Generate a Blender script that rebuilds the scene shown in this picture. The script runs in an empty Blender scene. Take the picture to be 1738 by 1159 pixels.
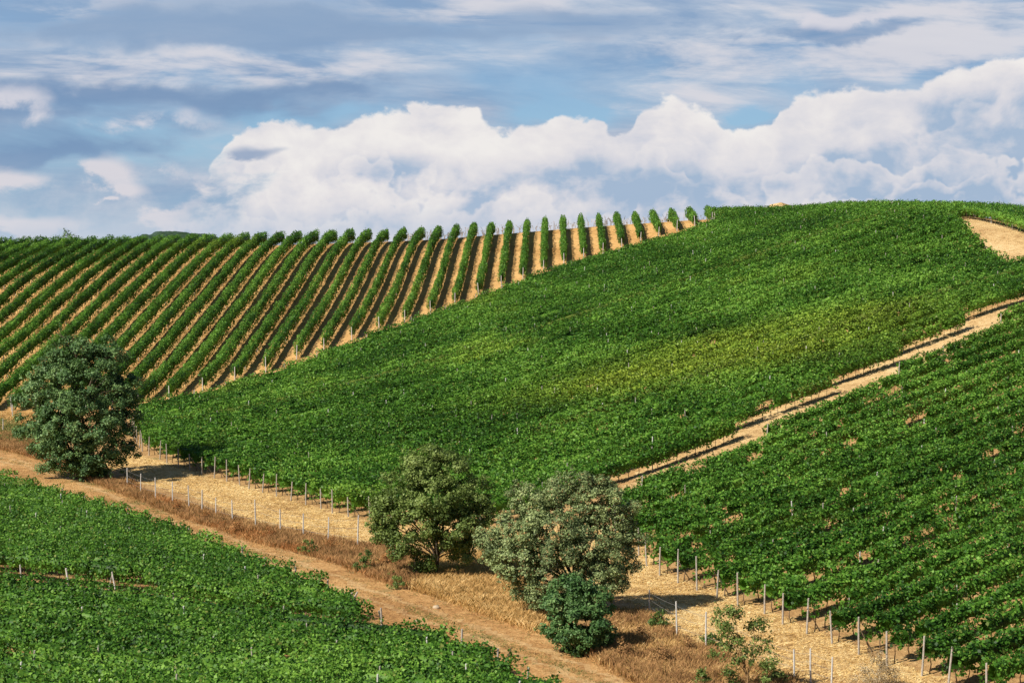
import bpy, math, random
import numpy as np
from mathutils import Vector, Matrix
R = math.radians
C = bpy.context.scene.collection
sc = bpy.context.scene

# ------------------------------------------------------------------ camera
F, W0, H0, HZ = 3000.0, 1738.0, 1159.0, 420.0     # focal length and horizon row in pixels of the photograph
CAMZ = 20.0                                       # eye height over the valley floor
cam = bpy.data.cameras.new('camera'); camo = bpy.data.objects.new('camera', cam); C.objects.link(camo)
PITCH = math.atan((H0/2-HZ)/F)
camo.location = (0, 0, CAMZ); camo.rotation_euler = (R(90)-PITCH, 0, 0)
cam.sensor_width = 36; cam.lens = F/W0*36; cam.clip_start = 0.5; cam.clip_end = 30000
sc.camera = camo
EXPO = 0.38

# ------------------------------------------------------------------ sun
SUN_EL, SUN_BACK = 43.0, 38.0        # elevation; how far the sun stands behind the camera from due left
sdir = Vector((-math.cos(R(SUN_BACK))*math.cos(R(SUN_EL)), -math.sin(R(SUN_BACK))*math.cos(R(SUN_EL)), math.sin(R(SUN_EL))))
sl = bpy.data.lights.new('sun', 'SUN'); sl.energy = 5.0; sl.angle = R(0.5); sl.color = (1.0, 0.94, 0.84)
so = bpy.data.objects.new('sun', sl); C.objects.link(so); so.rotation_euler = sdir.to_track_quat('Z', 'Y').to_euler(); so.location = (-80, -40, 90)
sc.view_settings.view_transform = 'Standard'; sc.view_settings.look = 'None'
sc.view_settings.exposure = EXPO; sc.view_settings.gamma = 1.0

# ------------------------------------------------------------------ node expressions
class E:
    """a shader socket with arithmetic"""
    def __init__(s, nt, sock): s.nt, s.s = nt, sock
    def m(s, op, b=None, c=None, clamp=False):
        n = s.nt.nodes.new('ShaderNodeMath'); n.operation = op; n.use_clamp = clamp
        for i, v in enumerate((s, b, c)):
            if v is None: continue
            if isinstance(v, E): s.nt.links.new(v.s, n.inputs[i])
            else: n.inputs[i].default_value = v
        return E(s.nt, n.outputs[0])
    def __add__(s, b): return s.m('ADD', b)
    __radd__ = __add__
    def __sub__(s, b): return s.m('SUBTRACT', b)
    def __rsub__(s, b): return (s*-1.0)+b
    def __mul__(s, b): return s.m('MULTIPLY', b)
    __rmul__ = __mul__
    def __truediv__(s, b): return s.m('DIVIDE', b)
    def sat(s): return s.m('ADD', 0.0, clamp=True)
    def ss(s, a, b):                                  # smoothstep
        n = s.nt.nodes.new('ShaderNodeMapRange'); n.interpolation_type = 'SMOOTHSTEP'
        s.nt.links.new(s.s, n.inputs[0]); n.inputs[1].default_value = a; n.inputs[2].default_value = b
        return E(s.nt, n.outputs[0])
def noise(nt, vec, scale, detail=6, rough=0.55, lac=2.0, dist=0.0, col=False):
    n = nt.nodes.new('ShaderNodeTexNoise'); nt.links.new(vec, n.inputs['Vector'])
    n.inputs['Scale'].default_value = scale; n.inputs['Detail'].default_value = detail
    n.inputs['Roughness'].default_value = rough; n.inputs['Lacunarity'].default_value = lac; n.inputs['Distortion'].default_value = dist
    return E(nt, n.outputs[1 if col else 0])
def mixc(nt, f, a, b, mode='MIX'):
    n = nt.nodes.new('ShaderNodeMix'); n.data_type = 'RGBA'; n.blend_type = mode
    if isinstance(f, E): nt.links.new(f.s, n.inputs[0])
    else: n.inputs[0].default_value = f
    for i, v in ((6, a), (7, b)):
        if isinstance(v, (tuple, list)): n.inputs[i].default_value = tuple(v)[:3]+(1,)
        else: nt.links.new(v.s if isinstance(v, E) else v, n.inputs[i])
    return E(nt, n.outputs[2])
def comb(nt, x, y, z=0.0):
    n = nt.nodes.new('ShaderNodeCombineXYZ')
    for i, v in enumerate((x, y, z)):
        if isinstance(v, E): nt.links.new(v.s, n.inputs[i])
        else: n.inputs[i].default_value = v
    return n.outputs[0]
def ramp(nt, f, stops):
    n = nt.nodes.new('ShaderNodeValToRGB'); nt.links.new(f.s, n.inputs[0])
    el = n.color_ramp.elements
    while len(el) < len(stops): el.new(0.5)
    for e, (p, c) in zip(el, stops): e.position = p; e.color = tuple(c)+(1,)
    return E(nt, n.outputs[0])
def lin(r, g, b):                                     # photo value -> linear
    return tuple((c/255/12.92 if c/255 <= .04045 else ((c/255+.055)/1.055)**2.4) for c in (r, g, b))

# ------------------------------------------------------------------ world: Nishita sky with a procedural cloud deck, laid out by direction
world = bpy.data.worlds.new('World'); sc.world = world; world.use_nodes = True
nt = world.node_tree; nt.nodes.clear()
SKYS = 0.10
sky = nt.nodes.new('ShaderNodeTexSky'); sky.sky_type = 'NISHITA'; sky.sun_disc = False
sky.sun_elevation = R(SUN_EL); sky.sun_rotation = math.atan2(sdir.x, sdir.y); sky.air_density = 1.0; sky.dust_density = 0.6; sky.ozone_density = 1.5
tc = nt.nodes.new('ShaderNodeTexCoord'); sep = nt.nodes.new('ShaderNodeSeparateXYZ'); nt.links.new(tc.outputs['Generated'], sep.inputs[0])
dx, dy, dz = (E(nt, o) for o in sep.outputs)
ya = dy.m('ABSOLUTE').m('MAXIMUM', 0.15)
U = dx/ya*(F/1000); V = dz/ya*(F/1000)                # azimuth, elevation; 1 unit = 1000 px of the photo
Vc = V.m('MAXIMUM', 0.0)
def bell(u, v, ru, rv, a=1.0, soft=1.0):              # a soft elliptical weight around a direction given in photo px
    q = ((UB-(u-869)/1000)/(ru/1000)); w = ((VB-(HZ-v)/1000)/(rv/1000))
    r2 = q*q+w*w
    return (r2*(-soft)).m('EXPONENT')*a
vec1 = comb(nt, U*1.0, V*1.7, 3.1)
vst = comb(nt, U*1.0, V*3.4, 7.3)
wn = noise(nt, vec1, 4.2, 3, 0.5)-0.5; wn2 = noise(nt, comb(nt, U*1.0, V*1.7, 9.1), 4.2, 3, 0.5)-0.5
n_big = noise(nt, vst, 2.6, 5, 0.55, dist=0.35)
n_med = noise(nt, comb(nt, U*1.0, V*1.5, 11.7), 9.0, 6, 0.58, dist=0.25)
n_fine = noise(nt, comb(nt, U*1.0, V*1.3, 5.7), 22.0, 4, 0.6)
n_str = noise(nt, comb(nt, U*0.8+V*0.4, V*4.0, 2.2), 4.5, 6, 0.62, dist=0.3)
UB = U+wn*0.26+(n_med-.5)*.14; VB = V+wn2*0.10+(n_med-.5)*.05
K = 1.0/SKYS/2**EXPO
def sc_(c, k=1.0): return tuple(x*K*k for x in c)
blue = mixc(nt, V.ss(0.0, 0.42), sc_(lin(150, 192, 218)), sc_(lin(122, 168, 212)))
base = mixc(nt, 0.15, blue, E(nt, sky.outputs[0]))
base = mixc(nt, V.ss(0.75, 2.2), base, mixc(nt, 0.75, blue, E(nt, sky.outputs[0])))
# high soft stratus veil
c_strat = mixc(nt, ((n_str-.5)*3.0+0.45).sat(), sc_(lin(136, 158, 190)), sc_(lin(206, 208, 218)))
veil = ((n_big-0.5)*3.2+0.72-bell(500, 192, 150, 16, 1.0)-bell(960, 190, 110, 26, 1.3)-bell(1265, 186, 70, 15, 1.4)-bell(900, 110, 170, 45, .35)-bell(30, 378, 60, 30, .7)).sat()
col = mixc(nt, veil*0.88, base, c_strat)
# hand-placed pale and slate streaks
def patch(col, f, rgb, thr=0.25, wid=0.3, nz=None, amp=1.0, a=1.0):
    g = (f+((nz if nz is not None else n_med)-0.5)*amp).ss(thr, thr+wid)*f.ss(0.02, 0.22)*a
    return mixc(nt, g, col, sc_(lin(*rgb)))
# the stratus sheet that covers most of the upper sky
col = mixc(nt, V.ss(0.20, 0.34)*0.55, col, mixc(nt, ((n_str-0.5)*3.5+0.45).sat(), sc_(lin(138, 168, 202)), sc_(lin(188, 204, 221))))
col = patch(col, bell(330, 112, 380, 30)+bell(130, 18, 170, 22, .6)+bell(820, 18, 200, 30, .8)+bell(1330, 95, 300, 34, .8)+bell(1150, 160, 110, 20, .5)+bell(1560, 85, 240, 40, .9)+bell(1500, 20, 240, 18, .9), (219, 217, 223), .15, .9, n_str, 3.0, .85)
col = patch(col, bell(370, 45, 380, 40)+bell(1010, 35, 110, 20, .8)+bell(650, 66, 380, 20, .8), (138, 164, 196), .2, .8, n_str, 2.6, .85)
col = patch(col, bell(120, 225, 260, 60)+bell(60, 262, 190, 20, .9)+bell(150, 160, 130, 22, .9)+bell(410, 170, 130, 22, .9)+bell(570, 150, 120, 16, .7), (118, 148, 185), .10, .9, n_big, 2.6, .9)
col = patch(col, bell(35, 170, 80, 30)+bell(300, 205, 80, 22, .7)+bell(1400, 24, 120, 14, 1.2), (218, 216, 224), .3, .7, n_med, 2.6, .85)
col = patch(col, bell(1410, 48, 135, 17, 1.3), (104, 142, 184), .20, .9, n_med, 2.6, .6)
# lower-left small cumulus puffs and grey-blue haze between them
low = (0.16-V).ss(-0.02, 0.09)
col = mixc(nt, low*0.62, col, mixc(nt, ((n_med-0.5)*4.0+0.45).sat(), sc_(lin(146, 174, 203)), sc_(lin(196, 205, 218))))
col = patch(col, bell(20, 300, 75, 30)+bell(165, 296, 42, 24, 1.0)+bell(190, 335, 34, 16)+bell(50, 386, 80, 20, 1.2)+bell(300, 362, 45, 26)+bell(270, 290, 60, 24, .7)+bell(440, 396, 160, 22, .7)+bell(160, 355, 12, 5, 1)+bell(330, 320, 60, 20, .6), (222, 217, 222), .35, .65, n_med, 2.8, .85)
# the big cumulus bank: its top edge follows a curve in azimuth, roughened at several scales
fc = nt.nodes.new('ShaderNodeFloatCurve')
edge = [(-60, 330), (300, 330), (372, 262), (395, 222), (480, 206), (560, 212), (640, 188), (720, 176), (790, 178), (838, 206), (880, 220), (950, 204), (1000, 198), (1055, 226), (1085, 186),
        (1140, 170), (1205, 180), (1228, 204), (1300, 214), (1325, 178), (1450, 142), (1530, 148), (1600, 122), (1700, 104), (1800, 100)]
cv = fc.mapping.curves[0]; pts_ = [((u+60)/1860, (HZ-v)/420) for u, v in edge]
cv.points[0].location = pts_[0]; cv.points[1].location = pts_[-1]
for p in pts_[1:-1]: cv.points.new(*p)
for p in cv.points: p.handle_type = 'AUTO'
fc.mapping.update()
nt.links.new(((U*1000+(869+60))/1860).sat().s, fc.inputs['Value'])
n_puff = noise(nt, comb(nt, U*1.0, V*1.2, 21.7), 13.0, 5, 0.6)
def vor(scale, z, wx, wy):
    n = nt.nodes.new('ShaderNodeTexVoronoi'); n.feature = 'SMOOTH_F1'; n.inputs['Scale'].default_value = scale; n.inputs['Smoothness'].default_value = .4
    nt.links.new(comb(nt, U*1.0+wx, V*1.3+wy, z), n.inputs['Vector']); return E(nt, n.outputs[0])
billow = vor(15, 2.0, (n_puff-.5)*.10+wn*.2, (n_med-.5)*.10)
billow2 = vor(38, 4.0, (n_fine-.5)*.05, (n_puff-.5)*.05)
top = E(nt, fc.outputs[0])*0.42
depth = top-V+(n_puff-0.5)*0.05-(billow-0.4)*0.022-(billow2-0.4)*0.010+(n_fine-0.5)*0.02        # >0 inside the bank
mask = depth.ss(-0.003, 0.008)*((U+0.495)+(n_med-.5)*.5+V*.15).ss(-0.05, 0.06)
# the bank is a stack of billows: each has a ragged lit top and greys with depth below it; nearer ones overlap farther ones
W_, G_, B_ = sc_(lin(241, 237, 234)), sc_(lin(214, 214, 222)), sc_(lin(163, 184, 209))
def billowcol(d, gain, extra):
    return ramp(nt, (d.m('MAXIMUM', 0.0)*gain+extra+.06+(n_med-.5)*1.7+(n_big-.5)*.5).sat(), [(0.0, W_), (0.30, sc_(lin(231, 227, 228))), (0.62, G_), (1.0, B_)])
grey = bell(650, 292, 110, 22, .45)+bell(990, 300, 180, 34, .55)+bell(1250, 310, 190, 36, .35)+bell(1640, 290, 170, 80, .30)+U.ss(.3, .8)*.12-bell(740, 225, 130, 38, .25)-bell(650, 340, 200, 24, .3)
bank = billowcol(depth, 4.2, grey*.8+(n_big-.5)*.8+.10)
for q, (fac, amp, g_, fr) in enumerate([(.80, .20, 6.5, 5.0), (.58, .20, 7.0, 6.5), (.40, .16, 8.0, 8.0), (.24, .12, 10.0, 10.0)]):
    nl = noise(nt, comb(nt, U*1.0, V*0.9, 40.0+q*7.3), fr, 4, .55)
    dj = top*fac-V+(nl-.5)*amp*2.0+(n_puff-.5)*.05-(billow-.4)*.02-(billow2-.4)*.010+(n_fine-.5)*.02
    bank = mixc(nt, dj.ss(-.004, .010)*.88, bank, billowcol(dj, g_, grey*.95+.16+q*.05))
col = mixc(nt, mask*0.97, col, bank)
col = patch(col, bell(430, 258, 60, 15, 1.3), (126, 153, 188), .30, .9, n_med, 2.4, .75)
# pale air right above the skyline
col = mixc(nt, (0.085-V).ss(0.0, 0.085)*0.6, col, mixc(nt, ((n_big-.5)*4+0.5).sat(), sc_(lin(178, 196, 217)), sc_(lin(226, 224, 228))))
# away from this part of the sky (behind, overhead) the deck opens to clear blue
clear = mixc(nt, 0.0, E(nt, sky.outputs[0]), (0, 0, 0)); clear = mixc(nt, 1.0, clear, (0.42, 0.47, 0.56), 'MULTIPLY')
front = dy.ss(0.15, 0.75)*(1-V.ss(0.9, 2.0))
col = mixc(nt, front, clear, col)
bg = nt.nodes.new('ShaderNodeBackground'); bg.inputs[1].default_value = SKYS
nt.links.new(col.s, bg.inputs[0])
out = nt.nodes.new('ShaderNodeOutputWorld'); nt.links.new(bg.outputs[0], out.inputs[0])
world.cycles.sampling_method = 'MANUAL'; world.cycles.sample_map_resolution = 512

# ------------------------------------------------------------------ terrain
cp_, sp_ = math.cos(PITCH), math.sin(PITCH)
def ray(u, v):                                        # direction with y = 1
    x, y, z = u-W0/2, F, H0/2-v
    Y = y*cp_+z*sp_; Z = -y*sp_+z*cp_
    return x/Y, Z/Y
def proj(x, y, z):
    z = z-CAMZ
    Yc = y*cp_-z*sp_; Zc = y*sp_+z*cp_
    return W0/2+F*x/Yc, H0/2-F*Zc/Yc
CP = [  # (u, v, distance) of bare ground
 (237,690,198),(348,660,205),(455,628,213),(548,592,220),(643,558,229),(726,530,238),(808,500,248),(884,473,258),(958,446,265),(1027,430,271),(1094,408,278),(1186,382,284),
 (660,411,299),(752,407,298),(810,402,297),(945,391,297),(1020,385,297),(1120,378,297),(1195,373,297),(500,416,300),(330,421,303),(150,424.5,305),(0,426,306),
 (0,649,215.4),(22,630,220.6),(51,602,227.8),(0,588,234.6),(95,569,239.6),(61,566,240.6),(124,537,248),(81,547,246),(120,513,258),(142,491,265),(166,471,273),(193,452,283),(221,431,294),
 (83,514,257),(115,487,267),(146,459,278),(193,431,295),(8,549,246),(55,507,259),(119,459,280),(0,528,254),(73,467,275),(0,498,263),(52,460,279),(0,473,273),(46,447,287),(-60,690,203),(0,697,201.5),(-150,560,243),(-150,470,275),
 (345,806,156),(430,832,147),(520,858,139),(605,882,132),(850,892,124),(1085,806,140),(1404,664,157),(1738,513,181),(1570,588,169),(1237,736,148),
 (1086,950,112),(1117,977,107.7),(1222,1018,100.3),(1339,1061,93.6),(1423,1095,88.9),(1561,1148,82.4),
 (1700,428,213),(1750,445,208),(1640,372,236),(1738,398,220),(1300,373,284),(1400,367,276),(1500,364,264),(1600,366,250),
 (1738,1020,93),(1738,760,132),(1500,860,118),
 (300,880,131),(130,815,152),(0,775,165),(500,960,110),(700,1035,97),(850,1090,89),(1000,1159,81),
 (0,832,143),(300,927,118),(600,1052,94),(955,1219,75),(0,1180,72),(500,1200,72),(0,980,98),(300,1060,88),
 (239,840,143),(434,895,126),(607,928,118),(1102,1042,96.5),(1149,1085,90),(1348,1150,82),(780,980,106),(950,1040,96)]
pts = []
for u, v, Y in CP:
    ax, az = ray(u, v); pts.append((ax*Y, Y, CAMZ+az*Y))
pts += [(0,0,17),(0,28,11),(-50,0,17),(50,0,16),(-40,35,8),(45,35,4),(-90,80,4),(70,60,1),
        (-60,335,16.5),(0,335,18),(50,330,20),(90,290,19),(-120,338,16.5),(100,240,17),(120,180,13),(-130,200,3),(-130,270,14),(110,100,4),(0,420,8),(-120,430,8),(100,400,8)]
P = np.array(pts); PX = P[:, :2]/100.0
def U_(r2): return 0.5*r2*np.log(r2+1e-12)
def _fit(lam=1e-4):
    n = len(P); d2 = ((PX[:, None]-PX[None])**2).sum(-1)
    A = np.zeros((n+3, n+3)); A[:n, :n] = U_(d2)+lam*np.eye(n); A[:n, n] = 1; A[:n, n+1:] = PX; A[n, :n] = 1; A[n+1:, :n] = PX.T
    return np.linalg.solve(A, np.concatenate([P[:, 2], np.zeros(3)]))
WT = _fit(1.2e-3)
def gz(x, y):
    x = np.atleast_1d(np.asarray(x, float)); y = np.atleast_1d(np.asarray(y, float)); sh = x.shape
    q = np.stack([x.ravel(), y.ravel()], 1)/100.0; res = np.empty(len(q))
    for i in range(0, len(q), 20000):
        s = q[i:i+20000]; d2 = ((s[:, None]-PX[None])**2).sum(-1)
        res[i:i+20000] = U_(d2)@WT[:len(P)]+WT[len(P)]+s@WT[len(P)+1:]
    xx, yy = x.ravel(), y.ravel()
    d = np.maximum(np.maximum(-150-xx, xx-130), np.maximum(yy-400, -40-yy))   # far away the land settles to a plain
    k = np.clip(d/220.0, 0, 1); k = k*k*(3-2*k)
    res = np.clip(res, -25, 40)*(1-k)+(2.0)*k
    return res.reshape(sh)
def gz1(x, y): return float(gz(x, y)[0])
def hit(u, v, y0=45.0, y1=330.0):                     # where the line of sight through a pixel meets the ground
    ax, az = ray(u, v); Y = np.arange(y0, y1, 0.5)
    d = CAMZ+az*Y-gz(ax*Y, Y); k = np.where(d < 0)[0]
    if len(k) == 0: i = int(np.argmin(d)); return ax*Y[i], Y[i]
    i = max(k[0], 1); t = d[i-1]/(d[i-1]-d[i]); yy = Y[i-1]+t*0.5
    return ax*yy, yy
def hits(poly, **k): return [hit(u, v, **k) for u, v in poly]

# ------------------------------------------------------------------ materials
def mat(name):
    m = bpy.data.materials.new(name); m.use_nodes = True; t = m.node_tree; t.nodes.clear()
    return m, t
def finish(t, col, rough=0.8, bump=None, bstr=0.3, bdist=0.1, transl=0.0, tcol=None, spec=0.2):
    p = t.nodes.new('ShaderNodeBsdfPrincipled'); p.inputs['Roughness'].default_value = rough; p.inputs['Specular IOR Level'].default_value = spec
    if isinstance(col, tuple): p.inputs['Base Color'].default_value = col+(1,)
    else: t.links.new(col.s, p.inputs['Base Color'])
    if bump is not None:
        b = t.nodes.new('ShaderNodeBump'); b.inputs['Strength'].default_value = bstr; b.inputs['Distance'].default_value = bdist
        t.links.new(bump.s, b.inputs['Height']); t.links.new(b.outputs[0], p.inputs['Normal'])
    o = t.nodes.new('ShaderNodeOutputMaterial'); sh = p.outputs[0]
    if transl:
        tr = t.nodes.new('ShaderNodeBsdfTranslucent'); t.links.new((tcol or col).s, tr.inputs[0])
        mx = t.nodes.new('ShaderNodeMixShader'); mx.inputs[0].default_value = transl
        t.links.new(sh, mx.inputs[1]); t.links.new(tr.outputs[0], mx.inputs[2]); sh = mx.outputs[0]
    t.links.new(sh, o.inputs[0])
def pos(t):
    g = t.nodes.new('ShaderNodeNewGeometry'); return g.outputs['Position'], E(t, g.outputs['Random Per Island'])
def soil(name, a, b, c, clod=1.0, green=None):
    m, t = mat(name); p, _ = pos(t)
    n1 = noise(t, p, 0.12, 4, .55); n2 = noise(t, p, 1.3, 6, .65); n3 = noise(t, p, 6.0, 6, .7)
    f = ((n1-.5)*1.3+(n2-.5)*1.6+(n3-.5)*1.6*clod+.5).sat()
    col = ramp(t, f, [(0.0, a), (0.5, b), (1.0, c)])
    if green:
        g = noise(t, p, 0.35, 5, .6); col = mixc(t, g.ss(.56, .68)*.6, col, green)
    finish(t, col, .95, (n2*.6+n3), .9, .12*clod, spec=.1)
    return m
M_field = soil('orange_soil', (.34,.17,.055), (.58,.34,.125), (.70,.44,.18))
M_ground = soil('dry_earth', (.27,.15,.06), (.46,.27,.11), (.60,.40,.18), 1.2, green=(.20,.19,.06))
M_straw = soil('straw_litter', (.28,.14,.05), (.74,.48,.19), (.88,.68,.34), 1.9)
M_road = soil('road_dust', (.26,.125,.045), (.50,.27,.10), (.70,.43,.18), 1.2, green=(.24,.20,.08))
M_path = soil('pale_dust', (.32,.18,.075), (.57,.38,.17), (.72,.53,.28), 1.0)
def leafmat(name, dark, mid, light, yellow=None, patchscale=.09, transl=.28, warm=None, spots=(), rough=.5, spec=.2):
    m, t = mat(name); p, rnd = pos(t)
    n1 = noise(t, p, patchscale, 3, .5); n2 = noise(t, p, 1.1, 3, .6)
    f = (rnd*.66+(n2-.5)*1.3+(n1-.5)*1.5+.15).sat()
    col = ramp(t, f, [(0.0, dark), (0.5, mid), (1.0, light)])
    if yellow:
        w = noise(t, p, .05, 4, .6).ss(.60, .74)*.35
        if spots:
            sx = t.nodes.new('ShaderNodeSeparateXYZ'); t.links.new(p, sx.inputs[0]); X, Y = E(t, sx.outputs[0]), E(t, sx.outputs[1])
            for x, y, rx, ry, a in spots:
                q = (X-x)/rx; r = (Y-y)/ry; w = w+((q*q+r*r)*-1.0).m('EXPONENT')*a*(n2*1.4+.3)
        col = mixc(t, (w*(rnd*1.1+.35)).sat(), col, yellow)
    if warm:
        col = mixc(t, rnd.m('MULTIPLY', 37.0).m('FRACT').ss(.955, .96), col, warm)
    finish(t, col, rough, transl=transl, tcol=mixc(t, .5, col, (.16,.34,.03)), spec=spec)
    return m
def barkmat(name, a, b):
    m, t = mat(name); p, _ = pos(t); n = noise(t, p, 9, 5, .65)
    finish(t, ramp(t, n, [(.3, a), (.7, b)]), .9, n, .6, .03, spec=.15); return m
sp = hit(1290, 620)
V_DARK, V_MID, V_LIGHT = (.018,.058,.008), (.072,.195,.020), (.225,.420,.058)
M_vine = leafmat('vine_leaves', V_DARK, V_MID, V_LIGHT, yellow=(.38,.47,.05), spots=[(sp[0], sp[1], 15, 8, .6), (sp[0]-15, sp[1]-2, 9, 5, .4), (sp[0]+10, sp[1]+9, 9, 5, .4), (sp[0]-6, sp[1]+8, 7, 3, .3)], warm=(.17,.22,.04))
M_vine2 = leafmat('vine_leaves_bright', (.020,.062,.008), (.074,.190,.020), (.225,.405,.055), yellow=(.24,.30,.04), warm=(.20,.24,.05))
M_oak = leafmat('oak_leaves', (.032,.076,.025), (.088,.172,.055), (.215,.330,.110), patchscale=.4, transl=.15, rough=.5, spec=.22)
M_elm = leafmat('field_tree_leaves', (.050,.078,.020), (.135,.195,.042), (.310,.390,.110), yellow=(.26,.24,.06), patchscale=.3, transl=.25)
M_silver = leafmat('silvery_leaves', (.090,.125,.050), (.235,.300,.115), (.42,.49,.20), patchscale=.4, transl=.18, warm=(.34,.22,.09), rough=.5, spec=.22)
M_bush = leafmat('bush_leaves', (.030,.080,.022), (.095,.190,.055), (.210,.330,.110), patchscale=.5, transl=.2, spec=.2)
M_broom = leafmat('broom_leaves', (.05,.09,.02), (.09,.15,.03), (.16,.22,.05), patchscale=.6, transl=.2)
M_dryleaf = leafmat('dry_twigs', (.20,.14,.08), (.34,.26,.15), (.50,.40,.26), patchscale=.6, transl=.1, rough=.8, spec=.1)
M_gold = leafmat('dry_grass_gold', (.42,.23,.08), (.66,.40,.15), (.86,.60,.28), patchscale=.5, transl=.3, rough=.8, spec=.1)
M_strawb = leafmat('straw_blades', (.50,.30,.10), (.78,.54,.22), (.90,.72,.38), patchscale=.5, transl=.2, rough=.8, spec=.1)
M_brown = leafmat('dry_grass_brown', (.22,.11,.05), (.40,.21,.09), (.56,.33,.14), patchscale=.5, transl=.25, rough=.85, spec=.1)
M_rust = leafmat('dry_grass_rust', (.26,.10,.035), (.46,.20,.075), (.62,.34,.14), patchscale=.5, transl=.25, rough=.85, spec=.1)
M_weed = leafmat('green_weeds', (.09,.11,.03), (.15,.17,.05), (.24,.25,.08), patchscale=.5, transl=.25, rough=.8, spec=.1)
M_bark = barkmat('bark', (.05,.035,.022), (.15,.115,.08))
M_barkw = barkmat('warm_bark', (.16,.09,.035), (.36,.23,.11))
M_vbark = barkmat('vine_bark', (.10,.065,.04), (.24,.17,.11))
M_post = barkmat('weathered_wood', (.26,.23,.19), (.48,.43,.36))
M_postw = barkmat('pale_post', (.42,.40,.36), (.66,.63,.57))
M_wire = barkmat('wire_grey', (.18,.17,.16), (.26,.25,.24))
M_stone = barkmat('pale_stone', (.38,.29,.18), (.54,.43,.29))
M_hill = leafmat('far_wood', (.022,.045,.022), (.035,.065,.030), (.055,.09,.038), patchscale=.02, transl=0.0)

# ------------------------------------------------------------------ mesh helpers
rng = np.random.default_rng(7)
def mesh_from(name, V_, Q, m, smooth=False):
    """V_ (n,3), Q list of int arrays (k,4) or (k,3)"""
    me = bpy.data.meshes.new(name); V_ = np.asarray(V_, np.float32)
    Q = [np.asarray(q, np.int32) for q in (Q if isinstance(Q, list) else [Q]) if len(q)]
    me.vertices.add(len(V_)); me.vertices.foreach_set('co', V_.ravel())
    tot = sum(q.size for q in Q); nf = sum(len(q) for q in Q)
    me.loops.add(tot); me.loops.foreach_set('vertex_index', np.concatenate([q.ravel() for q in Q]))
    sz = np.concatenate([np.full(len(q), q.shape[1], np.int32) for q in Q]); st = np.concatenate([[0], np.cumsum(sz)[:-1]]).astype(np.int32)
    me.polygons.add(nf); me.polygons.foreach_set('loop_start', st); me.polygons.foreach_set('loop_total', sz)
    if smooth: me.polygons.foreach_set('use_smooth', np.ones(nf, bool))
    me.materials.append(m); me.update(calc_edges=True)
    return me
def link(name, me, parent=None, loc=(0, 0, 0), rot=(0, 0, 0), kind=None, scale=None):
    o = bpy.data.objects.new(name, me); C.objects.link(o); o.location = loc; o.rotation_euler = rot
    if scale is not None: o.scale = scale
    if parent: o.parent = parent
    if kind: o['kind'] = kind
    return o
def thing(name, label, cat, loc=(0, 0, 0), group=None):
    o = bpy.data.objects.new(name, None); C.objects.link(o); o.location = loc; o.empty_display_size = .3
    o['label'] = label; o['category'] = cat
    if group: o['group'] = group
    return o
def tag(o, label, cat, group=None):
    o['label'] = label; o['category'] = cat
    if group: o['group'] = group
    return o
class Acc:
    """collects vertices and faces for ONE mesh"""
    def __init__(s): s.v = []; s.q = {3: [], 4: []}; s.n = 0
    def add(s, V_, F_):
        V_ = np.asarray(V_, float); F_ = np.asarray(F_, int)
        s.v.append(V_); s.q[F_.shape[1]].append(F_+s.n); s.n += len(V_)
    def tube(s, pts, rad, n=6, cap=True):
        pts = np.asarray(pts, float); rad = np.asarray(rad, float)*np.ones(len(pts))
        d = np.gradient(pts, axis=0); d /= np.linalg.norm(d, axis=1)[:, None]+1e-9
        ref = np.where(np.abs(d[:, 2:3]) > .9, np.array([[1., 0, 0]]), np.array([[0, 0, 1.]]))
        a = np.cross(d, ref); a /= np.linalg.norm(a, axis=1)[:, None]+1e-9; b = np.cross(d, a)
        th = np.arange(n)*2*np.pi/n
        ring = pts[:, None]+rad[:, None, None]*(np.cos(th)[None, :, None]*a[:, None]+np.sin(th)[None, :, None]*b[:, None])
        Vv = ring.reshape(-1, 3); f = []
        for i in range(len(pts)-1):
            for j in range(n): f.append((i*n+j, i*n+(j+1) % n, (i+1)*n+(j+1) % n, (i+1)*n+j))
        s.add(Vv, f)
        if cap:
            c = len(pts)*n; s.add(np.vstack([ring[-1], pts[-1:]+d[-1:]*rad[-1]*.3]), [(j, (j+1) % n, n) for j in range(n)])
    def leaves(s, c, nrm, size, aspect=.75, rs=None):
        """kite-shaped leaves, folded a little along the rib; c (n,3), nrm (n,3), size (n,)"""
        rs = rs or rng; n = len(c); nrm = nrm/(np.linalg.norm(nrm, axis=1)[:, None]+1e-9)
        r = rs.normal(size=(n, 3)); a = np.cross(nrm, r); a /= np.linalg.norm(a, axis=1)[:, None]+1e-9; b = np.cross(nrm, a)
        size = np.asarray(size)[:, None]*.5
        fold = nrm*size*rs.uniform(-.15, .45, (n, 1))
        v = np.stack([c-a*size, c-b*size*aspect+fold+a*size*.15, c+a*size, c+b*size*aspect+fold+a*size*.15], 1).reshape(-1, 3)
        s.add(v, np.arange(4*n).reshape(n, 4))
    def mesh(s, name, m, smooth=False):
        return mesh_from(name, np.concatenate(s.v), [np.concatenate(s.q[k]) for k in (3, 4) if s.q[k]], m, smooth)
def snoise(x, seed, per):                             # cheap smooth 1-D noise
    r = np.random.default_rng(seed); g = r.uniform(-1, 1, 4096); t = x/per+500.0; i = np.floor(t).astype(int); f = t-i; f = f*f*(3-2*f)
    return g[i % 4096]*(1-f)+g[(i+1) % 4096]*f
def inside(poly, x, y):
    poly = np.asarray(poly); x = np.asarray(x); y = np.asarray(y); r = np.zeros(x.shape, bool); n = len(poly); j = n-1
    for i in range(n):
        xi, yi = poly[i]; xj, yj = poly[j]
        c = ((yi > y) != (yj > y)) & (x < (xj-xi)*(y-yi)/(yj-yi+1e-12)+xi); r ^= c; j = i
    return r

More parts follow.
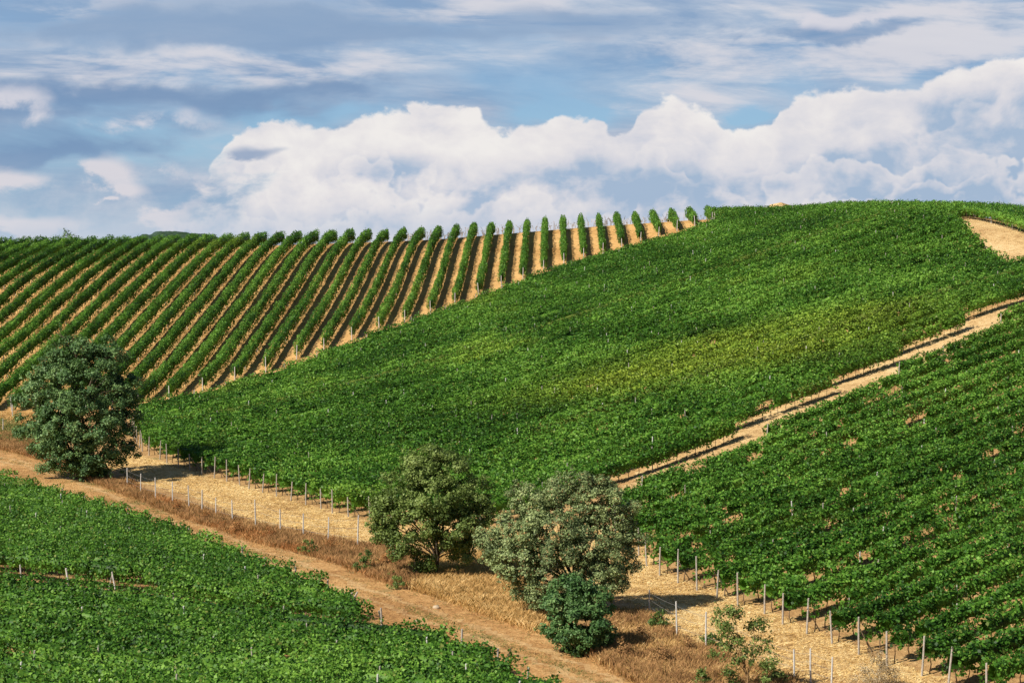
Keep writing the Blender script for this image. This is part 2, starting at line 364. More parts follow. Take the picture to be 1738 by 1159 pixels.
# ------------------------------------------------------------------ the land
gx = np.concatenate([[-9000, -5000, -2500, -1200, -700, -450], np.arange(-330, -150, 12), np.arange(-150, 131, 1.25), np.arange(142, 340, 12), [450, 700, 1200, 2500, 5000, 9000]])
gy = np.concatenate([[-3000, -1500, -700, -300, -150], np.arange(-60, 46, 6), np.arange(46, 335, 1.25), np.arange(340, 640, 10), [800, 1200, 2000, 3500, 6000, 12000]])
GX, GY = np.meshgrid(gx, gy); GZ = gz(GX, GY)
Vg = np.stack([GX.ravel(), GY.ravel(), GZ.ravel()], 1); nx, ny = len(gx), len(gy)
ii = (np.arange(ny-1)[:, None]*nx+np.arange(nx-1)[None]).ravel()
o = link('ground', mesh_from('ground', Vg, np.stack([ii, ii+1, ii+nx+1, ii+nx], 1), M_ground, True), kind='structure')
def sheet(name, poly, m, lift, step=.6, jag=.5):      # a draped sheet with a ragged edge
    poly = np.asarray(poly); x0, y0 = poly.min(0); x1, y1 = poly.max(0)
    xs = np.arange(x0-1, x1+1, step); ys = np.arange(y0-1, y1+1, step); X, Y = np.meshgrid(xs, ys)
    cx, cy = X[:-1, :-1]+step/2, Y[:-1, :-1]+step/2
    jx = snoise(cx+cy*1.7, 3, 1.3)*jag; jy = snoise(cy-cx*.9, 5, 1.1)*jag
    k = inside(poly, cx+jx, cy+jy)
    n = len(xs); i, j = np.where(k); b = i*n+j; q = np.stack([b, b+1, b+n+1, b+n], 1)
    used = np.unique(q); mp = np.full(X.size, -1); mp[used] = np.arange(len(used))
    xx, yy = X.ravel()[used], Y.ravel()[used]
    xx = xx+snoise(yy*3+xx, 11, .7)*step*.3
    return link(name, mesh_from(name, np.stack([xx, yy, gz(xx, yy)+lift], 1), mp[q], m, True), kind='structure')

# ------------------------------------------------------------------ field outlines on the ground
def to_world(edge): return [hit(u, v) for u, v in edge]
A0 = (W0/2-940)/F*-1.0                                # azimuth of the rows on the far slope
lowL = to_world([(0,700),(120,700),(237,692),(294,680),(348,664),(402,648),(455,632),(502,612),(548,596),(596,578),(643,562),(687,548),(726,534),(770,519),(808,504),(846,488),(884,476),(921,462),(958,449),(993,438),(1027,431),(1061,420),(1094,410),(1124,400),(1155,392),(1186,383)])
LEFT = [(-150, lowL[0][1]-4)]+lowL+[(lowL[-1][0]+2.5, lowL[-1][1]+2), (lowL[-1][0]+3.5, 318), (-150, 318)]
off = [hit(u, v+4) for u, v in [(237,706),(348,680),(455,651),(548,614),(643,578),(726,549),(808,519),(884,490),(958,462),(1027,444),(1094,424),(1186,396),(1212,384)]]
crest = [(44.0,306.0),(75.0,306.0)]
patchL = [(66.5, 262), (61.0,244)]
p_a = hit(1622, 385); p_b = hit(1668, 432); p_c = hit(1712, 464)
mid_low = to_world([(250,772),(345,806),(390,818),(430,831),(475,845),(520,857),(560,869),(605,881),(720,890),(850,893),(1060,817),(1085,812),(1225,759),(1368,693),(1497,630),(1617,571),(1738,514)])
MID = [hit(225, 740)]+off+[(off[-1][0]+1.5, 290), (off[-1][0]+2, 306), (72, 306), (72, 270), p_a, p_b, p_c, (mid_low[-1][0]+9, mid_low[-1][1]+22), (mid_low[-1][0]+9, mid_low[-1][1]+7)]+mid_low[::-1]
rt_top = to_world([(1040,876),(1085,852),(1146,827),(1199,800),(1294,762),(1331,745),(1410,709),(1453,684),(1500,662),(1586,620),(1648,588),(1738,543)])
rt_low = to_world([(1046,920),(1086,945),(1117,977),(1152,990),(1222,1018),(1296,1043),(1339,1061),(1423,1095),(1561,1148),(1640,1180)])
RIGHT = rt_low+[(31, 68), (75, 90), (rt_top[-1][0]+12, rt_top[-1][1]+9)]+rt_top[::-1]
fg_edge = to_world([(0,832),(150,876),(300,927),(420,978),(600,1052),(720,1104),(830,1142),(955,1219)])
FORE = [(-75, fg_edge[0][1]+14)]+fg_edge+[(12, 62), (-75, 62)]
sheet('field_soil', LEFT[:1]+[(x, y-1.5) for x, y in lowL]+LEFT[-3:], M_field, .012, 1.0, .8)
sheet('bare_ground', [hit(1615, 378), hit(1640, 371), hit(1738,392), (80, 225), (75, 195), p_c, p_b], M_path, .016)
path_up = to_world([(1040,850),(1085,800),(1237,728),(1404,655),(1570,580),(1738,503)])
sheet('path', path_up+[(path_up[-1][0]+12, path_up[-1][1]+9)]+[(rt_top[-1][0]+12, rt_top[-1][1]+9)]+[(x, y) for x, y in rt_top[::-1]]+[hit(1050, 880)], M_path, .014, .6, .35)
road_up = to_world([(0,762),(100,786),(190,832),(300,876),(420,918),(550,952),(700,1002),(800,1036),(900,1066),(1000,1112),(1080,1162),(1150,1200)])
sheet('dirt_road', [(-70, road_up[0][1]+8)]+road_up+[(16, 66)]+[(x+.4, y+.4) for x, y in fg_edge[::-1]]+[(-70, fg_edge[0][1]+13)], M_road, .010, .6, .35)
def strip(line, off, w):
    l = np.array(line); d = np.gradient(l, axis=0); d /= np.linalg.norm(d, axis=1)[:, None]; n_ = np.stack([-d[:, 1], d[:, 0]], 1)
    return [tuple(p) for p in l+n_*(off-w/2)]+[tuple(p) for p in (l+n_*(off+w/2))[::-1]]
cl = to_world([(-20,776),(60,792),(130,812),(220,848),(300,884),(400,927),(500,962),(600,1000),(700,1036),(850,1092),(1000,1148),(1080,1190)])
M_rut = soil('packed_dust', (.34,.18,.075), (.54,.33,.14), (.68,.46,.22), 1.1)
sheet('wheel_track', strip(cl, -.75, .5), M_rut, .020, .3, .35); sheet('wheel_track', strip(cl, .75, .5), M_rut, .020, .3, .35)
straw = to_world([(180,770),(250,775),(345,806),(430,831),(520,857),(605,881),(720,890),(850,893),(1000,880),(1086,925),(1117,965),(1222,1008),(1339,1052),(1423,1085),(1561,1138),(1650,1175),(1500,1200),(1350,1150),(1200,1100),(1149,1075),(1102,1036),(900,960),(800,935),(607,918),(434,884),(330,845),(239,818),(180,790)])
sheet('straw_strip', straw, M_straw, .018, .5, .5)

# ------------------------------------------------------------------ posts, trunks (shared meshes)
def postmesh(name, r, h, m, n=7, lean=0.0, taper=.85):
    a = Acc(); z = np.array([-.25, 0, h*.5, h]); a.tube(np.stack([z*lean+np.array([0, 0, .01, 0]), z*0, z], 1), [r, r, r*.93, r*taper], n); return a.mesh(name, m)
PM = [postmesh('vineyard_post', .045, 1.0, M_post), postmesh('vineyard_post', .05, 1.0, M_postw)]
def vtrunk(seed):
    r = np.random.default_rng(seed); a = Acc(); z = np.linspace(-.05, .85, 6)
    p = np.stack([np.cumsum(r.normal(0, .03, 6)), np.cumsum(r.normal(0, .03, 6)), z], 1); a.tube(p, np.linspace(.032, .02, 6)*r.uniform(.9, 1.3), 5); return a.mesh('vine_trunk', M_vbark)
TM = [vtrunk(i) for i in range(5)]
def put_post(root, x, y, h, white=False, lean=(0, 0), name='post', thick=1.0):
    z = gz1(x, y); ob = link(name, PM[1 if white else 0], root, (x-root.location.x, y-root.location.y, z-root.location.z), (lean[0], lean[1], random.uniform(0, 6)), scale=(thick, thick, h)); return ob

# ------------------------------------------------------------------ vine rows
ORD = ['first','second','third','fourth','fifth','sixth','seventh','eighth','ninth','tenth','eleventh','twelfth','thirteenth','fourteenth','fifteenth','sixteenth','seventeenth','eighteenth','nineteenth']
TENS = {2:'twent',3:'thirt',4:'fort',5:'fift',6:'sixt',7:'sevent',8:'eight'}
def ordinal(n):
    if n < 20: return ORD[n-1]
    t, u = divmod(n, 10); return TENS[t]+('ieth' if u == 0 else 'y-'+ORD[u-1])
def run(mask):                                        # longest stretch of True
    best = (0, 0); s = None
    for i, v in enumerate(list(mask)+[False]):
        if v and s is None: s = i
        if not v and s is not None:
            if i-s > best[1]-best[0]: best = (s, i)
            s = None
    return best
def foliage(xy, d, seed, dens, size, w, zlo, zhi, gaps=0.0, sprig=.06, core=True, rag=1.0, droop=0.0):
    """leaves along a plan path xy (n,2) with unit direction d; returns mesh data accumulator in world coordinates"""
    rs = np.random.default_rng(seed); a = Acc(); L = np.linalg.norm(np.diff(xy, axis=0), axis=1).sum(); n = int(L*dens)
    nrm = np.array([-d[1], d[0]])
    s = rs.uniform(-.2, L+.2, n)
    dn = snoise(s, seed+1, 1.0)*.35+snoise(s, seed+2, 3.3)*.35
    g = snoise(s, seed+9, .8)*.75+snoise(s, seed+10, 4.0)*.4
    keep = (rs.uniform(0, 1, n) < .82+dn*.5) & ~((g > 1-gaps*2.2) & (rs.uniform(0, 1, n) < .93)) if gaps > 0 else rs.uniform(0, 1, n) < .82+dn*.5
    s = s[keep]; n = len(s)
    hw = w/2*(1+rag*(.22*snoise(s, seed+3, 1.05)+.2*snoise(s, seed+4, .45))); top = zhi*(1+rag*(.06*snoise(s, seed+5, 1.1)+.05*snoise(s, seed+6, .4)+.035*snoise(s, seed+8, 6.0)))
    lo = zlo*(1+rag*.3*snoise(s, seed+7, .8)-droop*.3)
    th = rs.uniform(-.35*np.pi, 1.35*np.pi, n)*1.0; th = np.where(rs.uniform(0, 1, n) < .12, rs.uniform(0, 2*np.pi, n), th)
    rr = rs.uniform(.72, 1.12, n)
    cc, ss_ = np.cos(th), np.sin(th)
    px = hw*np.sign(cc)*np.abs(cc)**.7*rr; pz = (top+lo)/2+(top-lo)/2*np.sign(ss_)*np.abs(ss_)**.75*rr
    spr = rs.uniform(0, 1, n) < sprig; pz = np.where(spr, top+rs.uniform(0, .38, n)**1.0*rs.uniform(0, 1, n), pz); px = np.where(spr, px*.5, px)
    sid = rs.uniform(0, 1, n) < .05; px = np.where(sid, px*rs.uniform(1.1, 1.5, n), px)
    x = xy[0, 0]+d[0]*s+nrm[0]*px+rs.normal(0, .02, n); y = xy[0, 1]+d[1]*s+nrm[1]*px
    gx_, gy_ = xy[0, 0]+d[0]*s, xy[0, 1]+d[1]*s
    z = gz(gx_, gy_)+pz
    out = np.stack([nrm[0]*cc, nrm[1]*cc, ss_], 1)
    nr = out*.6+rs.normal(0, .62, (n, 3))+np.array([0, -.1, .35])
    a.leaves(np.stack([x, y, z], 1), nr, rs.uniform(.7, 1.35, n)*size, .8, rs)
    if core:                                          # stems and inner leaf mass, a lumpy ribbon inside the leaves
        m = max(3, int(L/.45)); t = np.linspace(.1, L-.1, m); th2 = np.arange(8)*np.pi/4
        h2 = w*.5*.62*(1+.3*snoise(t, seed+3, 1.05)); gg = snoise(t, seed+9, .8)*.75+snoise(t, seed+10, 4.0)*.4
        sh = np.where(gg > 1-gaps*2.2-.12, .03, 1.0) if gaps > 0 else np.ones(m)
        zc, zh = (zlo+zhi)/2, (zhi-zlo)/2*.72
        gg_ = gz(xy[0, 0]+d[0]*t, xy[0, 1]+d[1]*t)
        jit = rs.uniform(.75, 1.2, (m, 8))*sh[:, None]
        ring = np.zeros((m, 8, 3)); cx = np.cos(th2)[None]*h2[:, None]*jit; cz = np.sin(th2)[None]*zh*jit
        ring[..., 0] = xy[0, 0]+d[0]*t[:, None]+nrm[0]*cx; ring[..., 1] = xy[0, 1]+d[1]*t[:, None]+nrm[1]*cx; ring[..., 2] = gg_[:, None]+zc+cz
        f = [(i*8+j, i*8+(j+1) % 8, (i+1)*8+(j+1) % 8, (i+1)*8+j) for i in range(m-1) for j in range(8) if sh[i] > .5 and sh[i+1] > .5]
        if f: a.add(ring.reshape(-1, 3), f)
    return a
def vine_row(xy0, xy1, seed, M, label, group, dens, size, w, zlo, zhi, name='vine_row', post_gap=7.0, post_h=1.75, white=False, ends=(True, True), end_h=1.7, ntrunk=0, gaps=0.0, strut=0.0, trunk_all=False, sprig=.06, rag=1.0, endlean=0.0):
    xy0 = np.array(xy0); xy1 = np.array(xy1); L = np.linalg.norm(xy1-xy0); d = (xy1-xy0)/L
    bx, by = float(xy0[0]), float(xy0[1]); root = thing(name, label, 'vine row', (bx, by, gz1(bx, by)), group)
    a = foliage(np.array([xy0, xy1]), d, seed, dens, size, w, zlo, zhi, gaps, sprig, rag=rag)
    V_ = np.concatenate(a.v)-np.array(root.location)
    me = mesh_from('foliage', V_, [np.concatenate(a.q[k]) for k in (3, 4) if a.q[k]], M); link('foliage', me, root)
    r = random.Random(seed)
    s = 0.35; k = 0; rest = Acc(); anyr = False
    while s < L:
        x, y = bx+d[0]*s+r.uniform(-.03, .03), by+d[1]*s
        if k < ntrunk or trunk_all: link('trunk', TM[r.randrange(5)], root, (x-bx, y-by, gz1(x, y)-root.location.z), (0, 0, r.uniform(0, 6)))
        else:
            z = gz1(x, y)-root.location.z; rest.tube([(x-bx, y-by, z-.05), (x-bx+r.uniform(-.06, .06), y-by, z+.4), (x-bx+r.uniform(-.05, .05), y-by, z+.85)], [.03, .024, .02], 4, False); anyr = True
        s += r.uniform(.85, 1.1); k += 1
    if anyr: link('trunk_line', rest.mesh('trunk_line', M_vbark), root, kind='stuff')
    for i, e in enumerate((xy0-d*.25, xy1+d*.25)):
        if ends[i]:
            put_post(root, e[0], e[1], end_h*r.uniform(.88, 1.10), white, (r.uniform(-.07, .07), r.uniform(-.07, .07)), 'end_post', 1.25)
            if strut and r.random() < strut:
                sg = 1 if i == 0 else -1; q = e+d*sg*1.1; z0 = gz1(*q)-root.location.z; z1 = gz1(*e)+end_h*.75-root.location.z
                b = Acc(); b.tube([(q[0]-bx, q[1]-by, z0-.1), (e[0]-bx, e[1]-by, z1)], [.035, .03], 6); link('brace', b.mesh('brace', M_post), root)
    s = post_gap*r.uniform(.4, 1)
    while s < L-2:
        x, y = bx+d[0]*s, by+d[1]*s
        if r.random() < .75: put_post(root, x, y, post_h*r.uniform(.9, 1.12), white or r.random() < .3, (r.uniform(-.07, .07), r.uniform(-.07, .07)), thick=1.0)
        s += post_gap*r.uniform(.9, 1.1)
    return root
def wire_for(root): pass
def frustum_ok(x, y, z=None, mg=2.0):
    return (np.abs(x)*F/W0*2 < y+mg*F/W0*2) & (y > 30)
def sweep(poly, ang, pitch, o0, o1, t0=-220, t1=420, extra=None, mg=2.0, zlift=1.8, vmax=1159+60):
    d = np.array([math.cos(ang), math.sin(ang)]); n = np.array([-d[1], d[0]]); res = []
    t = np.arange(t0, t1, .4); o = o0
    while o < o1:
        x, y = d[0]*t+n[0]*o, d[1]*t+n[1]*o
        k = inside(poly, x, y) & frustum_ok(x, y, mg=mg)
        if k.any():
            kk = np.where(k)[0]; zz = gz(x[kk], y[kk])+zlift; _, vv = proj(x[kk], y[kk], zz); k[kk] &= vv < vmax
        while True:
            a, b = run(k)
            if (b-a)*.4 <= 3.0: break
            res.append(((x[a], y[a]), (x[b-1], y[b-1]), o)); k[a:b] = False
        o += pitch
    return res
# far slope: rows run away from the viewer over the crest
ang = math.pi/2-A0
rowsL = sweep(LEFT, ang, 3.0, -40, 160)
# offset 0 passes below the eye; shift so that rows sit at half pitches
rowsL = sweep(LEFT, ang, 3.0, -1.5-3.0*12, 160)
rowsL.sort(key=lambda r: r[2])
def crest_end(a, b, past=.6):
    a, b = np.array(a), np.array(b); t = np.linspace(0, 1, 400); p = a+(b-a)*t[:, None]; e = (gz(p[:, 0], p[:, 1])-CAMZ)/p[:, 1]; k = int(np.argmax(e))
    q = min(1.0, t[k]+past/np.linalg.norm(b-a)); return tuple(a+(b-a)*q)
rowsL = [(a, crest_end(a, b), o) for a, b, o in rowsL]
for i, (a, b, o_) in enumerate(rowsL):
    vine_row(a, b, 1000+i*17, M_vine, f'tall vine row on the far tan slope, {ordinal(i+1)} from the right', 'vine rows running up the far slope', 165+(25 if i > 20 else 0), .18, .84 if i < 20 else .95, .42, 2.0 if i < 20 else 2.12,
             white=True, ends=(True, True), end_h=1.75, ntrunk=2, post_gap=9, post_h=1.7, sprig=.10, rag=1.7)
# middle vineyard
RA, RB = R(35), R(40)
q0 = hit(1150, 785); om = -math.sin(RA)*q0[0]+math.cos(RA)*q0[1]
rowsM = sweep(MID, RA, 2.5, om-2.5*16, 300)
rowsM.sort(key=lambda r: r[2])
for i, (a, b, o_) in enumerate(rowsM):
    dens = 165 if i < 25 else 140
    vine_row(a, b, 3000+i*19, M_vine, f'leafy row of the middle vineyard, {ordinal(i+1)} up from the valley bottom', 'vine rows of the middle vineyard', dens*1.15, .205, 1.15, .62, 1.82,
             ends=(True, False), end_h=1.75, ntrunk=26 if i < 10 else 3, gaps=.05 if i < 14 else .0, strut=.6, post_gap=9, post_h=1.9, sprig=.10, rag=1.5)
# right vineyard
rowsR = sweep(RIGHT, RB, 2.36, 20, 150)
rowsR.sort(key=lambda r: -r[2])
for i, (a, b, o_) in enumerate(rowsR):
    vine_row(a, b, 5000+i*23, M_vine, f'leafy row of the right-hand vineyard, {ordinal(i+1)} down from the pale path', 'vine rows of the right-hand vineyard', 280, .18, .92, .68, 1.72,
             ends=(True, False), end_h=1.85, ntrunk=7, gaps=.17, strut=.35, post_gap=8, post_h=1.75, sprig=.09, rag=1.35)
# near vineyard
fa = R(-13)
rowsF = sweep(FORE, fa, 2.6, 40, 170)
rowsF.sort(key=lambda r: -r[2])
qg = hit(640, 1080); og = -math.sin(fa)*qg[0]+math.cos(fa)*qg[1]
xg = hit(300, 1000)[0]; kept = []
for a_, b_, o_ in rowsF:
    if og-2.4 < o_ < og+.3: continue
    if og+.3 <= o_ < og+2.9:
        a_, b_ = (a_, b_) if a_[0] < b_[0] else (b_, a_)
        t_ = (xg-a_[0])/(b_[0]-a_[0]); a_ = (xg, a_[1]+(b_[1]-a_[1])*t_)
    kept.append((a_, b_, o_))
rowsF = kept
for i, (a, b, o_) in enumerate(rowsF):
    vine_row(b, a, 7000+i*29, M_vine2, f'bushy row of the near vineyard, {ordinal(i+1)} in from the road', 'vine rows of the near vineyard', 430, .148, 1.45, .55, 1.62,
             ends=(True, False), end_h=1.5, ntrunk=1, gaps=.05, post_gap=6, post_h=1.72, sprig=.10, rag=1.8)
# rows along the crest at the upper right
ca, cb = hit(1637, 371), hit(1738, 399)
dd = np.array(cb)-np.array(ca); dd /= np.linalg.norm(dd); nn = np.array([dd[1], -dd[0]]); nn = nn if nn[1] > 0 else -nn
for i in range(5):
    s0 = np.array(ca)+nn*(i*2.6+.2)-dd*(2+i*3.2); s1 = np.array(cb)+nn*(i*2.6+.2)+dd*8
    vine_row(s0, s1, 9000+i*31, M_vine, f'vine row along the crest above the bare patch, {ordinal(i+1)} from the front', 'vine rows along the crest', 190, .18, 1.3, .6, 2.0,
             ends=(True, False), ntrunk=40 if i == 0 else 0, post_gap=6, post_h=1.9, sprig=.08, rag=1.4)
print('rows', len(rowsL), len(rowsM), len(rowsR), len(rowsF))

# ------------------------------------------------------------------ trees and shrubs
def world_at(u, v, Y):
    ax, az = ray(u, v); return np.array([ax*Y, Y, CAMZ+az*Y])
def bent(p0, p1, r0, r1, rs, n=7, wob=.12):
    t = np.linspace(0, 1, n)[:, None]; p = p0*(1-t)+p1*t; L = np.linalg.norm(p1-p0)
    w = rs.normal(0, wob*L/3, (n, 3)); w = np.cumsum(w, 0)/math.sqrt(n)*np.sin(np.pi*t); p = p+w; p[:, 2] += np.sin(np.pi*t[:, 0])*L*.06
    return p, np.linspace(r0, r1, n)
def tree(name, label, cat, base, blobs, M, seed, nclump, nleaf, size, r0=.22, clump=.42, bark=None, group=None, forks=None, aspect=.6, up=.3, flat=.75, bare=0.0, trunk_top=None):
    """blobs: (u, v, radius_px, depth offset m) - rounded masses of the crown at the tree's own distance; leaves gather in clumps on them"""
    rs = np.random.default_rng(seed); bx, by = base; bz = gz1(bx, by); bark = bark or M_bark
    root = thing(name, label, cat, (bx, by, bz), group); B = np.array([bx, by, bz])
    cs = np.array([world_at(u, v, by+dz_) for u, v, r, dz_ in blobs])-B; rads = np.array([r/F*by for u, v, r, dz_ in blobs])
    a = Acc(); hub = np.array(trunk_top if trunk_top is not None else [cs[:, 0].mean()*.35, cs[:, 1].mean()*.3, max(.5, np.percentile(cs[:, 2], 12)*.8)])
    p, rr = bent(np.array([0, 0, -.3]), hub, r0*1.25, r0*.8, rs, 7, .06); a.tube(p, rr, 10, False)
    for c, r in zip(cs, rads):
        t = rs.uniform(.45, 1.0); s0 = hub*t if t > .6 else hub*.8
        p, rr = bent(s0, c, r0*.42*min(1.3, r/rads.mean()), r0*.12, rs, 8, .22); a.tube(p, rr, 7, False)
        for _ in range(4):
            k = rs.integers(3, 7); q = c+rs.normal(0, 1, 3)*r*.55; p2, rr2 = bent(p[k], q, r0*.12, r0*.04, rs, 5, .25); a.tube(p2, rr2, 5, False)
    link('trunk', a.mesh('trunk', bark, True), root)
    L = Acc(); wts = rads**2; wts = wts/wts.sum(); idx = rs.choice(len(cs), nclump, p=wts)
    dirs = rs.normal(size=(nclump, 3)); dirs /= np.linalg.norm(dirs, axis=1)[:, None]
    rr = rs.uniform(.35, 1.05, nclump)**.55
    cc = cs[idx]+dirs*(rads[idx]*rr*(1+.22*np.sin(dirs[:, 0]*7+idx)*np.cos(dirs[:, 2]*6+idx*2)))[:, None]*np.array([1, 1, .92])
    sizes = rs.uniform(.35, 1.5, nclump)*clump; spray = rs.uniform(0, 1, nclump) < .22; cc = np.where(spray[:, None], cs[idx]+dirs*(rads[idx]*rs.uniform(1.02, 1.28, nclump))[:, None]+np.array([0, 0, .08]), cc); sizes = np.where(spray, clump*rs.uniform(.3, .55, nclump), sizes); stretch = np.where(spray, 2.0, flat); cnt = np.maximum(4, (nleaf*(sizes/clump)**2*rs.uniform(.6, 1.3, nclump))).astype(int)
    ci = np.repeat(np.arange(nclump), cnt); n = len(ci)
    e = rs.normal(size=(n, 3)); e /= np.linalg.norm(e, axis=1)[:, None]; rad = rs.uniform(0, 1, n)**.5
    pp = cc[ci]+e*(sizes[ci]*rad)[:, None]*np.stack([np.ones(n), np.ones(n), stretch[ci]], 1)
    nr = e*.5+dirs[ci]*.45+rs.normal(0, .45, (n, 3))+np.array([0, 0, up])
    k = pp[:, 2] > .05; pp, nr = pp[k], nr[k]
    L.leaves(pp, nr, rs.uniform(.65, 1.4, len(pp))*size, aspect, rs)
    link('crown', L.mesh('crown', M), root)
    return root
oak = hit(134, 812)
tree('oak_tree', 'big dark green oak standing beside the dirt road on the left', 'tree', oak,
     [(120,610,40,0),(165,620,38,1),(75,650,40,0),(205,655,36,.6),(140,665,55,-1.5),(60,700,36,-.6),(100,715,46,-2),(160,720,50,-2),(205,705,36,0),(75,745,32,-.8),(120,765,38,-1.8),(170,765,36,-1.5),(150,600,28,0),(212,740,22,.5),(95,620,30,.3),(185,690,44,1.5),(115,795,18,-1),(200,775,16,0),(55,675,28,.4),(228,700,14,0),(45,725,18,0),(80,788,20,-.5),(150,800,22,-2),(180,798,18,.4),(130,780,26,-2.2),(222,768,14,.3),(215,795,10,0),(95,565,14,.3),(185,600,26,0)],
     M_oak, 11, 900, 130, .19, r0=.26, clump=.55, up=.45)
mt = hit(738, 978)
tree('field_tree', 'olive green tree with a leaning grey trunk beside the dirt road', 'tree', mt,
     [(715,800,38,0),(760,795,36,.4),(680,835,38,0),(740,845,50,-1),(795,840,36,.3),(660,870,34,-.5),(712,890,40,-1),(770,890,42,-.8),(810,880,26,0),(690,925,30,-.8),(735,775,24,0),(780,935,24,.4),(655,905,22,0),(715,950,22,-.6),(805,915,18,0),(820,850,16,0),(828,872,16,0),(636,888,16,0),(645,855,18,0)],
     M_elm, 23, 800, 95, .14, r0=.15, clump=.38, up=.35, trunk_top=[.2, .2, 1.5])
rt_ = hit(965, 1040)
tree('silvery_tree', 'wide pale silvery-leaved tree in the middle of the valley', 'tree', rt_,
     [(900,850,36,0),(950,840,38,.3),(1010,850,42,0),(1045,880,32,.5),(880,905,42,-.5),(940,900,52,-1),(1005,915,50,-.8),(1050,930,30,0),(840,925,34,0),(885,960,42,-1),(950,965,48,-1.6),(1010,975,42,-1),(1045,985,24,.2),(920,1005,30,-1.2),(975,1015,34,-1.5),(880,995,22,-.6),(985,825,26,0),(1030,840,20,0),(820,905,14,0),(870,830,14,.2),(1072,905,22,.3),(1068,865,18,.3),(1062,955,20,.4)],
     M_silver, 37, 1150, 100, .135, r0=.15, clump=.34, up=.3, aspect=.5, trunk_top=[.3, .4, 1.6])
bs = hit(985, 1108)
tree('dark_bush', 'dense dark green bush under the silvery tree by the road', 'bush', bs,
     [(955,1022,36,0),(1005,1020,36,.3),(975,1000,30,.3),(985,1060,42,-.5),(945,1065,26,0),(1020,1070,24,.3),(975,1088,32,-.3),(990,1012,26,0),(1000,1095,16,0)],
     M_bush, 41, 380, 80, .14, r0=.05, clump=.28, up=.4, trunk_top=[0, 0, .4])
def shrub(name, label, u, v, rpx, M, seed, n=50, leaf=40, size=.1, tall=1.0, cat='shrub', r0=.02, group=None, clump=.16, flat=.8):
    b = hit(u, v); r = rpx
    bl = [(u, v-r*.7*tall, r*.7, 0), (u-r*.5, v-r*.5*tall, r*.5, 0), (u+r*.5, v-r*.5*tall, r*.5, 0), (u+r*.1, v-r*1.2*tall, r*.45, 0)]
    return tree(name, label, cat, b, bl, M, seed, n, leaf, size, r0=r0, clump=clump, group=group, trunk_top=[0, 0, .15], flat=flat)
shrub('green_shrub', 'small rounded green shrub in the dry weeds beside the road', 620, 970, 24, M_broom, 51)
shrub('green_shrub', 'low sparse shrub in the brown weeds below the fence', 522, 942, 19, M_broom, 52, n=30)
shrub('green_shrub', 'yellow-green broom shrub between two fence posts right of the dark bush', 1118, 1068, 22, M_broom, 53, n=60)
shrub('green_shrub', 'small green shrub at the foot of the fence beside the young tree', 1208, 1096, 17, M_broom, 54, n=34)
shrub('green_shrub', 'low green shrub at the bottom edge left of the young tree', 1190, 1168, 20, M_elm, 55, n=30)
shrub('green_shrub', 'low green shrub at the bottom edge right of the young tree', 1322, 1165, 22, M_elm, 56, n=26)
shrub('green_shrub', 'dull green shrub in the shade under the olive green tree', 672, 1000, 20, M_elm, 57, n=22)
shrub('dry_shrub', 'leafless grey-brown shrub below the vineyard end posts', 1488, 1168, 40, M_dryleaf, 58, n=110, leaf=36, size=.07, clump=.22)
tree('young_tree', 'thin young tree with an orange trunk at the bottom edge', 'tree', hit(1268, 1176),
     [(1245,1040,14,0),(1225,1060,16,0),(1280,1060,15,0),(1250,1085,22,0),(1290,1095,20,.2),(1220,1105,14,0),(1305,1125,14,0),(1262,1118,20,0),(1235,1145,14,0),(1300,1150,12,0),(1215,1035,8,0),(1290,1065,8,0)],
     M_elm, 61, 170, 30, .12, r0=.05, clump=.27, bark=M_barkw, trunk_top=[0, 0, .9])
for i, (u, v, r_) in enumerate([(400,905,13),(455,912,12),(350,884,11),(560,935,16),(300,866,10),(655,962,16)]):
    shrub('dry_bush', ['rusty dry bush, the middle one of the weed strip by the fence','rusty dry bush right of the middle of the weed strip','rusty dry bush left of the middle of the weed strip','wide rusty dry bush between the two green shrubs','small rusty dry bush near the left end of the fence','rusty dry bush touching the olive green tree'][i], u, v, r_, M_rust, 80+i, n=40, leaf=30, size=.08, clump=.2, group='rusty dry bushes along the fence')
for i, (u, v, r_) in enumerate([(1060,1120,22),(1120,1130,24),(1165,1110,18),(1085,1085,16),(1030,1095,14)]):
    shrub('dry_bush', ['dry brown bush right of the dark green bush, lowest','dry brown bush below the broom shrub','dry brown bush left of the young tree','dry brown bush above the lowest weeds of the valley bottom','dry brown bush touching the dark green bush'][i], u, v, r_, M_brown, 90+i, n=50, leaf=34, size=.08, clump=.2, group='dry brown bushes of the valley bottom')
# beyond the crest
for i, (u, v, Y, r, lab) in enumerate([(113, 399, 335, 9, 'dark round bush showing over the skyline at the upper left'), (1417, 349, 300, 6, 'small dark bush on the skyline of the middle vineyard'), (1140, 372, 318, 4, 'tiny dark bush on the skyline beside the far vine rows')]):
    ax, az = ray(u, v); b = (ax*Y, Y)
    tree('skyline_bush', lab, 'bush', b, [(u, v, r, 0), (u-r, v+3, r*.8, 0), (u+r, v+4, r*.8, 0), (u, v+12, r, 0), (u, v+22, r*.7, 0)], M_oak, 70+i, 50, 30, .25, r0=.1, clump=.4, trunk_top=[0, 0, .8])

